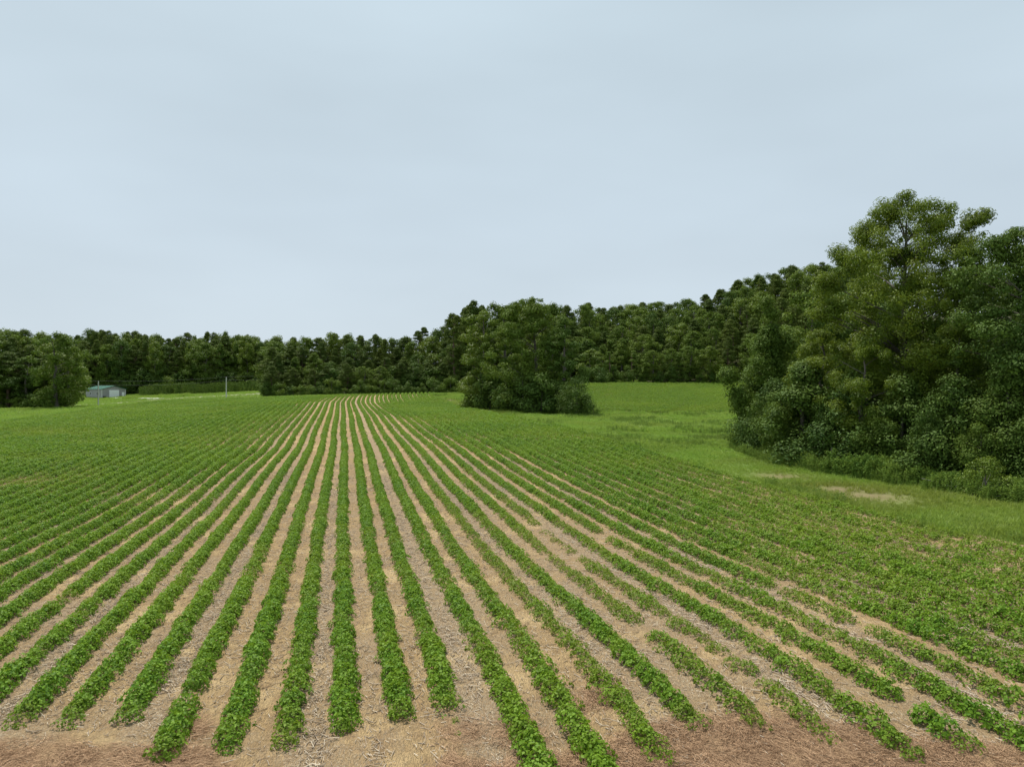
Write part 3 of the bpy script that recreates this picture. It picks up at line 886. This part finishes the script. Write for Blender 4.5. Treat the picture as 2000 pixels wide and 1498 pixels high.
# wooded hillside on the right
SK = [(1130, 598), (1150, 596), (1180, 602), (1220, 592), (1260, 590), (1300, 590), (1350, 583), (1400, 570), (1430, 552), (1480, 535), (1540, 522), (1590, 515), (1700, 500), (1900, 462), (2100, 450)]
skyline_trees((1140, 1720), SK, lambda a: np.interp(a, [1140, 1440, 1720], [182, 178, 172]), 7, 10, 5.2,
              lambda a, j: ('young' if rng.random() < .45 else 'broad') if j == 0 and a < 1420 else ('pine' if rng.random() < .38 else 'broad'),
              lambda a, kd: ({'pine': 'dark pine', 'young': 'young bright pine', 'broad': 'broadleaf'}[kd] + ' tree on the wooded hillside beyond the second field', 'trees of the wooded hillside'), lay0=.42, hmin=8, hmax=24)

# tall single trees that break the skyline
place('pine_tree', PINE[0], (925 - 1000) * 196 / F, 196, 1.27, 1.0, 'tallest pine, standing above the wood just left of the tree clump', 'tree')
place('pine_tree', PINE[3], (893 - 1000) * 192 / F, 192, 1.05, 2.2, 'slightly lower pine left of the tallest pine on the skyline', 'tree')
place('broadleaf_tree', BROAD[0], (112 - 1000) * 162 / F, 162, .84, 2.0, 'spreading yellow-green tree nearest the barn at the edge of the left wood', 'tree', sxy=1.25)

# shrubs along the foot of the woods
def foot(a0, a1, dfn, step, hs, lab, grp, dz=0):
    a = a0
    while a < a1:
        d = dfn(a) + rng.uniform(-1.2, 1.2); x = (a - 1000) * d / F
        s = rng.uniform(*hs) / 4
        place('shrub', BUSH[rng.integers(0, 3)], x, d, s, rng.uniform(0, 6.28), lab, 'shrub', grp, .1)
        a += step * rng.uniform(.7, 1.3) * F / d
foot(522, 935, lambda a: np.interp(a, [520, 600, 900], [181.5, 184, 185]), 2.4, (1.8, 4.6), 'dark leafy shrub at the foot of the wood where the crop rows end', 'shrubs at the foot of the wood behind the rows')
foot(530, 940, lambda a: 193, 2.8, (4, 7.5), 'tall understorey shrub inside the wood where the crop rows end', 'understorey inside the wood behind the rows')
foot(1145, 1480, lambda a: 178.5, 3.6, (2.2, 4.2), 'leafy shrub along the top edge of the second field', 'shrubs along the top of the second field')
foot(-60, 120, lambda a: 167, 3.6, (2, 4), 'dark shrub at the foot of the wood left of the barn', 'shrubs at the foot of the left wood')
foot(125, 540, lambda a: 292.5, 3.6, (6, 10), 'tall shrub at the foot of the wood behind the barn and plantation', 'shrubs behind the barn')

# ---- tree clump in the middle
def near_tree(name, px_, d, top, width, label, cat='tree', **kw):
    x = (px_ - 1000) * d / F
    zb = z1(x, d)
    H = CH + (HZ - top) * d / F - zb
    kit = make_tree(name, kw.pop('seed'), H, width, **kw)
    return place(name, kit, x, d, 1, 0, label, cat, sink=.05)
near_tree('broadleaf_tree', 945, 118, 610, 9.4, 'yellow-green tree on the left side of the central clump', seed=501, base=.03, ncl=120, per=190, leaf=.27, shape='round', lmat=M_YEL, bmat=M_BARK, clr=.12)
near_tree('broadleaf_tree', 1035, 108, 584, 12.0, 'largest grey-green tree in the middle of the central clump', seed=502, base=.06, ncl=150, per=230, leaf=.27, shape='round', lmat=M_OAK, bmat=M_BARK, clr=.105)
near_tree('broadleaf_tree', 1100, 104, 622, 7.2, 'dark tree on the right side of the central clump', seed=503, base=.05, ncl=90, per=200, leaf=.26, shape='column', lmat=M_GUM, bmat=M_BARK, clr=.13)
near_tree('broadleaf_tree', 990, 116, 598, 8.0, 'tree between the yellow-green and the largest tree of the central clump', seed=504, base=.03, ncl=120, per=180, leaf=.27, shape='round', lmat=M_OAK, bmat=M_BARK, clr=.12)
for (a, d, h, lab) in ((925, 120, 4.6, 'bright shrub at the left foot of the central clump'), (958, 114, 6.0, 'dark shrub under the yellow-green tree of the central clump'),
                       (990, 110, 6.2, 'dark shrub left of the middle under the central clump'), (1022, 105, 5.4, 'dark shrub under the middle of the central clump'),
                       (1058, 102, 5.4, 'dark shrub right of the middle under the central clump'), (1092, 101, 4.2, 'shrub beside the rounded bush under the central clump')):
    place('shrub', BUSH[(a // 3) % 3], (a - 1000) * d / F, d, h / 4, a, lab, 'shrub', sink=.05, sxy=1.0)
near_tree('shrub', 1122, 97, 745, 5.2, 'rounded lighter green bush at the right foot of the central clump', 'shrub', seed=510, base=.02, ncl=40, per=190, leaf=.2, shape='round', lmat=M_SHRUB, bmat=M_BARK, clr=.2, flat=.8)
near_tree('shrub', 1158, 97, 788, 2.6, 'low bush just right of the rounded bush by the clump', 'shrub', seed=511, base=.02, ncl=14, per=90, leaf=.16, shape='round', lmat=M_WEED, bmat=M_BARK, clr=.22, flat=.8)

# ---- big trees on the right
near_tree('locust_tree', 1766, 47, 397, 12.2, 'tallest tree on the right with open feathery yellow-green crown', seed=601, base=.14, ncl=430, per=185, leaf=.165, shape='round', lmat=M_LOCUST, bmat=M_BARK,
          clr=.062, flat=.8, limbs=60, aspect=.42, sides=9, trunk_r=.24,
          arch=[(-.30, .80, .07, 16), (-.42, .70, .06, 14), (-.40, .58, .08, 20), (-.08, .97, .05, 12), (.02, 1.02, .04, 9), (.2, .94, .06, 14), (.36, .93, .05, 14), (.43, .96, .03, 6), (.3, .84, .08, 20), (-.22, .88, .06, 12), (.38, .7, .08, 18), (0, .8, .07, 24), (.05, .66, .1, 24), (0, .5, .1, 20), (.12, .38, .1, 16)])
near_tree('gum_tree', 1990, 39, 452, 8.4, 'dark dense tree filling the right edge of the photo', seed=602, base=.04, ncl=170, per=260, leaf=.16, shape='round', lmat=M_GUM, bmat=M_BARK, clr=.10, flat=.7, limbs=26, sides=8)
near_tree('gum_tree', 2120, 37, 440, 8.0, 'dark tree beyond the right edge with only its branches in view', seed=603, base=.1, ncl=90, per=170, leaf=.2, shape='round', lmat=M_GUM, bmat=M_BARK, clr=.13)
near_tree('broadleaf_tree', 1890, 44, 490, 6.6, 'dark green tree between the tallest tree and the right edge', seed=604, base=.1, ncl=120, per=230, leaf=.16, shape='round', lmat=M_YEL, bmat=M_BARK, clr=.11, flat=.65, limbs=20)
near_tree('broadleaf_tree', 1503, 57, 640, 6.4, 'narrow spire-topped tree at the left end of the right-hand trees', seed=605, base=.04, ncl=150, per=190, leaf=.17, shape='column', lmat=M_OAK, bmat=M_BARK, clr=.14, flat=.85, limbs=20,
          arch=[(-.38, .42, .1, 10), (0, .98, .06, 12), (.02, 1.12, .05, 9), (-.04, 1.22, .03, 6), (.2, .9, .08, 10), (-.48, .6, .06, 8)])
near_tree('locust_tree', 1600, 50, 650, 6.4, 'low arching locust between the spire-topped tree and the tallest tree', seed=606, base=.1, ncl=110, per=230, leaf=.15, shape='vase', lmat=M_LOCUST, bmat=M_BARK, clr=.11, flat=.75, aspect=.42, limbs=22)
near_tree('locust_tree', 1690, 44, 672, 6.0, 'low bright locust in front of the tallest tree', seed=607, base=.14, ncl=100, per=230, leaf=.14, shape='vase', lmat=M_LOCUST, bmat=M_BARK, clr=.11, flat=.75, aspect=.42, limbs=22)
near_tree('locust_tree', 1860, 41, 640, 4.6, 'yellow-green locust sapling right of the tallest tree trunk', seed=608, base=.2, ncl=70, per=230, leaf=.14, shape='vase', lmat=M_LOCUST, bmat=M_BARK, clr=.13, flat=.75, aspect=.42, limbs=18)
near_tree('locust_tree', 1790, 42.5, 700, 4.8, 'drooping locust in front of the tallest tree trunk', seed=609, base=.12, ncl=80, per=210, leaf=.14, shape='vase', lmat=M_LOCUST, bmat=M_BARK, clr=.12, flat=.75, aspect=.42, limbs=18)
for i, (a, d, top, w) in enumerate(((1585, 62, 560, 8), (1680, 60, 560, 9), (1790, 57, 540, 9), (1900, 54, 520, 9), (2010, 50, 480, 9), (1540, 66, 640, 7))):
    near_tree('broadleaf_tree', a, d, top, w, ['second dark tree behind the low arching locust', 'dark tree behind the left side of the tallest tree', 'dark tree right behind the tallest tree',
              'dark tree behind the right side of the tallest tree', 'dark tree behind the right edge tree', 'small dark tree behind the spire-topped tree'][i],
              seed=620 + i, base=.05, ncl=70, per=150, leaf=.26, shape='round', lmat=[M_OAK, M_GUM][i % 2], bmat=M_BARK, clr=.14, flat=.7)
# understorey bushes along the foot
und = [(1484, 55, 812, 1.0), (1512, 53, 745, 1.05), (1528, 50, 770, 1.0), (1572, 48.5, 718, 1.2), (1625, 46, 790, .9), (1668, 45, 735, 1.1), (1712, 42.5, 800, .9), (1762, 42, 745, 1.1),
       (1812, 39.5, 810, .9), (1862, 39, 740, 1.0), (1912, 36.5, 830, .95), (1960, 37, 730, 1.0), (2025, 35, 780, 1.0), (1500, 58.5, 690, 1.0)]
ulab = ['at the left tip of the right-hand trees', 'second from the left tip of the right-hand trees', 'under the spire-topped tree', 'right of the spire-topped tree',
        'below the low arching locust', 'left of the tallest tree foot', 'at the left foot of the tallest tree', 'at the foot of the tallest tree', 'right of the tallest tree foot',
        'below the locust sapling', 'left of the right edge tree', 'at the foot of the right edge tree', 'at the very right edge', 'taller one behind the left tip']
UB = []
for i in range(4):
    UB.append(make_tree('understorey', 700 + i, 3.0, 2.9, .02, 60, 240, .085, ['round', 'column', 'vase', 'column'][i], [M_SHRUB, M_GUM, M_OAK, M_SHRUB][i], M_BARK, clr=.17, flat=.8, sides=5, limbs=10))
for i, (a, d, top, w) in enumerate(und):
    x = (a - 1000) * d / F; zb = z1(x, d); H = CH + (HZ - top) * d / F - zb
    place('shrub', UB[i % 4], x, d, H / 3.0, i * 1.7, 'dark undergrowth shrub ' + ulab[i], 'shrub', None, .05, sxy=w)
near_tree('shrub', 1925, 33.5, 900, 2.8, 'pale yellow-green bush low at the foot of the right edge tree', 'shrub', seed=720, base=.02, ncl=22, per=110, leaf=.10, shape='round', lmat=M_YEL, bmat=M_BARK, clr=.18, flat=.8)
near_tree('shrub', 1625, 42.5, 868, 1.5, 'small bright bush in front of the undergrowth, left of the tallest tree', 'shrub', seed=721, base=.02, ncl=16, per=90, leaf=.11, shape='round', lmat=M_WEED, bmat=M_BARK, clr=.2, flat=.8)
# tall weeds in front of the undergrowth
wp = []
wl = [(1425, 57.5), (1440, 53), (1480, 49.5), (1530, 46.5), (1600, 43.5), (1660, 41), (1720, 39), (1790, 37), (1860, 35), (1930, 33), (2010, 32), (2100, 31)]
for i in range(6500):
    a = rng.uniform(1425, 2080); d = np.interp(a, [q[0] for q in wl], [q[1] for q in wl]) + abs(rng.normal(0, 1.6)) + .3 - rng.random() ** 2 * 1.2
    wp.append(((a - 1000) * d / F, d))
wp = np.array(wp)
wh = fbm(wp[:, 0] / 1.3, wp[:, 1] / 1.3, 71)
wp = wp[wh > .36 * rng.random(len(wp)) + .22]; wh = fbm(wp[:, 0] / 1.6, wp[:, 1] / 1.6, 71)
o = scatter('tall_weeds', np.stack([wp[:, 0], wp[:, 1], terr(wp[:, 0], wp[:, 1])], 1), rng.uniform(0, 6.28, len(wp)), rng.uniform(.5, 1.1, len(wp)) * (.15 + 1.6 * wh ** 1.5), rng.integers(0, 3, len(wp)), WD)
tag(o, 'knee-high leafy weeds along the foot of the right-hand trees', kind='stuff')
# fallen dead branches
k = NM('dead_wood'); M_DW = k.done(k.bsdf(k.mix(k.rng(k.noise(20, 3, .6, k.coord()), .3, .7), (.09, .08, .07), (.22, .20, .18)), .85))
def branch(px0, py0, px1, py1, d, lab, seed, rad=.03):
    r = np.random.default_rng(seed)
    d += 1.2
    a = np.array(P(px0, py0, d + .8)); b = np.array(P(px1, py1, d - .8))
    for q in (a, b): q[2] = max(q[2], z1(q[0], q[1]) + .12)
    ts = np.linspace(0, 1, 9)[:, None]
    pth = a + (b - a) * ts + np.cumsum(r.normal(0, .035, (9, 3)), 0)
    parts = [tube(pth, np.linspace(rad, rad * .25, 9), 6)]
    for i in range(6):
        s = pth[r.integers(1, 8)]; e_ = s + r.normal(0, .5, 3) * np.array([1, .5, .5]) + np.array([.3, 0, .1])
        parts.append(tube([s, (s + e_) / 2 + r.normal(0, .05, 3), e_], [rad * .5, rad * .35, rad * .15], 5))
    v, f = join(parts)
    tag(add('fallen_branch', mesh_np('fallen_branch', v, f, M_DW, smooth=True)), lab, 'branch')
branch(1800, 935, 1885, 958, 34.5, 'long thin grey dead branch lying in the undergrowth right of the tallest tree', 1)
branch(1900, 955, 1960, 990, 32.0, 'short grey dead branch beside the pale bush at the right edge', 2)
branch(1860, 950, 1925, 985, 33.0, 'grey dead branch crossing low between the long branch and the pale bush', 3, .022)

# ------------------------------------------------------------------ young plantation, road, drive
def sap(seed):
    r = np.random.default_rng(seed); n = 130
    t = r.random(n) ** .8; th = r.random(n) * 6.28; rr = (1 - t) * .75 * r.random(n) ** .5 + .05
    p = np.stack([rr * np.cos(th), rr * np.sin(th), .1 + t * 3.4], 1)
    nn = np.stack([np.cos(th), np.sin(th), .5 + 0 * th], 1) + r.normal(0, .4, (n, 3))
    v, f = leaves(p, nn, r.uniform(.25, .5, n), .4, .1, seed)
    return mesh_np('sapling', v, f, M_YPINE, {'tint': ('FACE', tint_faces(n, seed))})
SP = [sap(900 + i) for i in range(4)]
pp = []
for i in range(2600):
    a = rng.uniform(272, 535); d = rng.uniform(263, 288)
    if a < 300 and rng.random() < (300 - a) / 40: continue
    pp.append(((a - 1000) * d / F, d))
pp = np.array(pp)
o = scatter('young_plantation', np.stack([pp[:, 0], pp[:, 1], terr(pp[:, 0], pp[:, 1])], 1), rng.uniform(0, 6.28, len(pp)), rng.uniform(.55, 1.05, len(pp)) * (.65 + .8 * fbm(pp[:, 0] / 4, pp[:, 1] / 4, 33)), rng.integers(0, 4, len(pp)), SP)
tag(o, 'dense even stand of young green saplings right of the barn', kind='stuff')
# weedy strip in front of it
pp = np.stack([rng.uniform(240, 370, 2500), rng.uniform(252, 264, 2500)], 1)
wx = (pp[:, 0] - 1000) * pp[:, 1] / F
o = scatter('tall_weeds', np.stack([wx, pp[:, 1], terr(wx, pp[:, 1])], 1), rng.uniform(0, 6.28, 2500), rng.uniform(1.5, 5.5, 2500) * fbm(wx / 4, pp[:, 1] / 4, 8), rng.integers(0, 5, 2500), TUFT, rng.uniform(0, .3, 2500))
tag(o, 'pale green weeds between the barn and the young plantation', kind='stuff')

def strip(name, line, width, mat, label, off=.1):
    """a band following the ground along photo points (px, d)"""
    L = np.array([((a - 1000) * d / F, d) for a, d in line])
    s = np.linspace(0, len(L) - 1, 60)
    c = np.stack([np.interp(s, range(len(L)), L[:, 0]), np.interp(s, range(len(L)), L[:, 1])], 1)
    t = np.gradient(c, axis=0); t /= np.linalg.norm(t, axis=1, keepdims=True); nrm = np.stack([-t[:, 1], t[:, 0]], 1)
    cols = []
    for q in (-.5, -.2, .2, .5):
        e_ = c + nrm * width * (q + .04 * rng.normal(size=(60, 1)) * (abs(q) == .5))
        cols.append(np.stack([e_[:, 0], e_[:, 1], terr(e_[:, 0], e_[:, 1]) + off - .08 * (abs(q) == .5)], 1))
    v = np.stack(cols, 1).reshape(-1, 3)
    i = np.arange(240).reshape(60, 4)
    f = np.stack([i[:-1, :-1].ravel(), i[:-1, 1:].ravel(), i[1:, 1:].ravel(), i[1:, :-1].ravel()], 1)
    return tag(add(name, mesh_np(name, v, f, mat, smooth=True)), label, kind='structure')
k = NM('gravel_road'); n_ = k.noise(1.2, 4, .6, k.coord())
M_ROAD = k.done(k.bsdf(k.mix(k.rng(n_, .35, .65), (.17, .19, .10), (.32, .32, .20)), .95, .1, n_, .4, .05))
k = NM('gravel_drive'); n_ = k.noise(2.2, 4, .6, k.coord())
M_DRIVE = k.done(k.bsdf(k.mix(k.rng(n_, .35, .65), (.42, .41, .38), (.66, .65, .6)), .95, .1, n_, .4, .05))
strip('road', [(640, 232), (580, 236), (520, 238), (440, 242), (370, 244), (310, 240), (280, 236), (200, 226), (100, 215), (-60, 205)], 3.4, M_ROAD, 'narrow pale farm road past the utility poles')
strip('gravel_drive', [(222, 266), (240, 262), (265, 255), (300, 247), (312, 243)], 3.0, M_DRIVE, 'white gravel drive from the barn door to the farm road', .16)

# ------------------------------------------------------------------ barn
def prism(profile, depth_vec, name, mat, parent, origin=(0, 0, 0)):
    p = np.array(profile, float); n = len(p); d = np.array(depth_vec, float)
    v = np.concatenate([p, p + d]) + np.array(origin)
    me = bpy.data.meshes.new(name)
    fs = [tuple(range(n))[::-1], tuple(range(n, 2 * n))] + [(i, (i + 1) % n, (i + 1) % n + n, i + n) for i in range(n)]
    me.from_pydata([tuple(q) for q in v], [], fs); me.materials.append(mat); me.update()
    return add(name, me, parent=parent)
def box(name, x0, x1, y0, y1, zA, zB, mat, parent):
    return prism([(x0, y0, zA), (x1, y0, zA), (x1, y0, zB), (x0, y0, zB)], (0, y1 - y0, 0), name, mat, parent)
def sheet_metal(name, col, col2, sx):
    k = NM(name); co = k.coord()
    w = k.n('ShaderNodeTexWave', wave_type='BANDS', bands_direction='X'); w.inputs['Scale'].default_value = sx
    w.inputs['Distortion'].default_value = 0
    k.l(co, w.inputs[0])
    n = k.noise(.8, 3, .6, co)
    return k.done(k.bsdf(k.mix(k.rng(n, .3, .7), col, col2), .5, .4, w.outputs['Fac'], .5, .03))
M_WALL = sheet_metal('barn_grey_metal', (.29, .275, .28), (.36, .345, .35), 1.6)
M_ROOF = sheet_metal('barn_green_metal', (.02, .12, .085), (.035, .16, .115), 1.6)
k = NM('white_paint'); M_WHITE = k.done(k.bsdf(k.mix(k.rng(k.noise(3, 2, .5, k.coord()), .3, .7), (.84, .84, .84), (.88, .88, .88)), .5))
k = NM('dark_plastic'); M_DARK = k.done(k.bsdf((.02, .02, .022), .5))
db = 272; bxx = (199 - 1000) * db / F
BW, BL, EH, RH = 9.0, 12.5, 3.35, 4.55
barn = bpy.data.objects.new('barn', None); COL.objects.link(barn)
barn.location = (bxx, db, z1(bxx, db + 4) - .05); barn.rotation_euler = (0, 0, math.radians(56))
tag(barn, 'low grey metal barn with green roof and white garage door', 'barn')
# local frame: +x along the gable front, +y along the depth
prism([(0, 0, 0), (BW, 0, 0), (BW, 0, EH), (BW / 2, 0, RH), (0, 0, EH)], (0, BL, 0), 'wall', M_WALL, barn)
for sgn in (0, 1):
    xa, xb = (-.35, BW / 2) if sgn == 0 else (BW + .35, BW / 2)
    za = EH - .35 * (RH - EH) / (BW / 2) + .02
    rf = prism([(xa, -.35, za), (xb, -.35, RH + .02), (xb, -.35, RH + .12), (xa, -.35, za + .1)], (0, BL + .7, 0), 'roof_slope', M_ROOF, barn)
    for q in range(14):
        yq = -.2 + q * (BL + .3) / 13
        me_ = prism([(xa, yq, za + .1), (xb, yq, RH + .12), (xb, yq, RH + .16), (xa, yq, za + .14)], (0, .05, 0), 'roof_rib', M_ROOF, rf)
box('overhead_door', 2.75, 6.45, -.06, .05, 0, 2.95, M_WHITE, barn)
dr = [o for o in barn.children if o.name.startswith('overhead_door')][0]
for q in range(4): box('door_panel', 2.82, 6.38, -.1, -.062, .06 + q * .72, .72 + q * .72, M_WHITE, dr)
md_ = box('door', 7.55, 8.5, -.07, .05, 0, 2.1, M_WHITE, barn); box('handle', 7.62, 7.7, -.12, -.072, 1.0, 1.08, M_DARK, md_)
for xq in (.35, .95): box('vent', xq, xq + .42, -.45, .0, .15, .62, M_DARK, barn)
box('corner_trim', -.03, .09, -.03, .09, 0, EH - .1, M_WHITE, barn); box('corner_trim', BW - .09, BW + .03, -.03, .09, 0, EH - .1, M_WHITE, barn)
for yq in (3.0, 8.0): wdw = box('window', -.05, .02, yq, yq + 1.0, 1.2, 2.1, M_WHITE, barn); box('pane', -.07, -.052, yq + .08, yq + .92, 1.28, 2.02, M_DARK, wdw)

# ------------------------------------------------------------------ utility poles and lines
k = NM('pole_wood'); n_ = k.noise(6, 3, .6, k.mapping(k.coord(), (8, 8, .6)))
M_POLE = k.done(k.bsdf(k.mix(k.rng(n_, .3, .7), (.50, .48, .45), (.70, .68, .64)), .85))
k = NM('ceramic'); M_CER = k.done(k.bsdf((.3, .28, .26), .3))
k = NM('cable'); M_CAB = k.done(k.bsdf((.10, .10, .10), .6))
tops = []
for (a, d, top, lab) in ((192, 190, 745, 'weathered wooden utility pole in front of the barn'), (442, 225, 737, 'weathered wooden utility pole in front of the young plantation'), ):
    x = (a - 1000) * d / F; zb = z1(x, d); zt = CH + (HZ - top) * d / F
    e_ = bpy.data.objects.new('utility_pole', None); COL.objects.link(e_); e_.location = (x, d, zb); tag(e_, lab, 'utility pole')
    H = zt - zb
    v, f = tube([(0, 0, -.5), (0, 0, H * .5), (0, 0, H)], [.19, .165, .14], 10)
    add('pole', mesh_np('pole', v, f, M_POLE, smooth=True), parent=e_)
    v, f = tube([(0, 0, H - .02), (0, 0, H + .06), (0, 0, H + .07), (0, 0, H + .2)], [.14, .13, .05, .03], 8)
    add('cap', mesh_np('cap', v, f, M_CER), parent=e_)
    v, f = tube([(.1, -.05, H - .9), (.26, -.07, H - .9), (.3, -.07, H - .88)], [.04, .05, .03], 8)
    add('insulator', mesh_np('insulator', v, f, M_CER), parent=e_)
    tops.append((x, d, zt))
Lp = ((-260 - 1000) * 170 / F, 170, 7.8); Rp = ((760 - 1000) * 262 / F, 262, 12.0)
seq = [Lp, tops[0], tops[1], Rp]
for i, (dz, nm_) in enumerate(((.15, 'upper'), (-.9, 'lower'))):
    for j in range(3):
        a = np.array(seq[j]); b = np.array(seq[j + 1])
        ts = np.linspace(0, 1, 25)
        pth = a + (b - a) * ts[:, None]; pth[:, 2] += dz - (1.0 if i == 0 else 1.25) * 4 * ts * (1 - ts) * .55
        v, f = tube(pth, np.full(25, .018), 4)
        tag(add('power_line', mesh_np('power_line', v, f, M_CAB)), f'{nm_} thin power line ' + ['running from the left edge to the pole by the barn', 'strung between the two utility poles', 'running from the plantation pole into the wood'][j], 'power line')
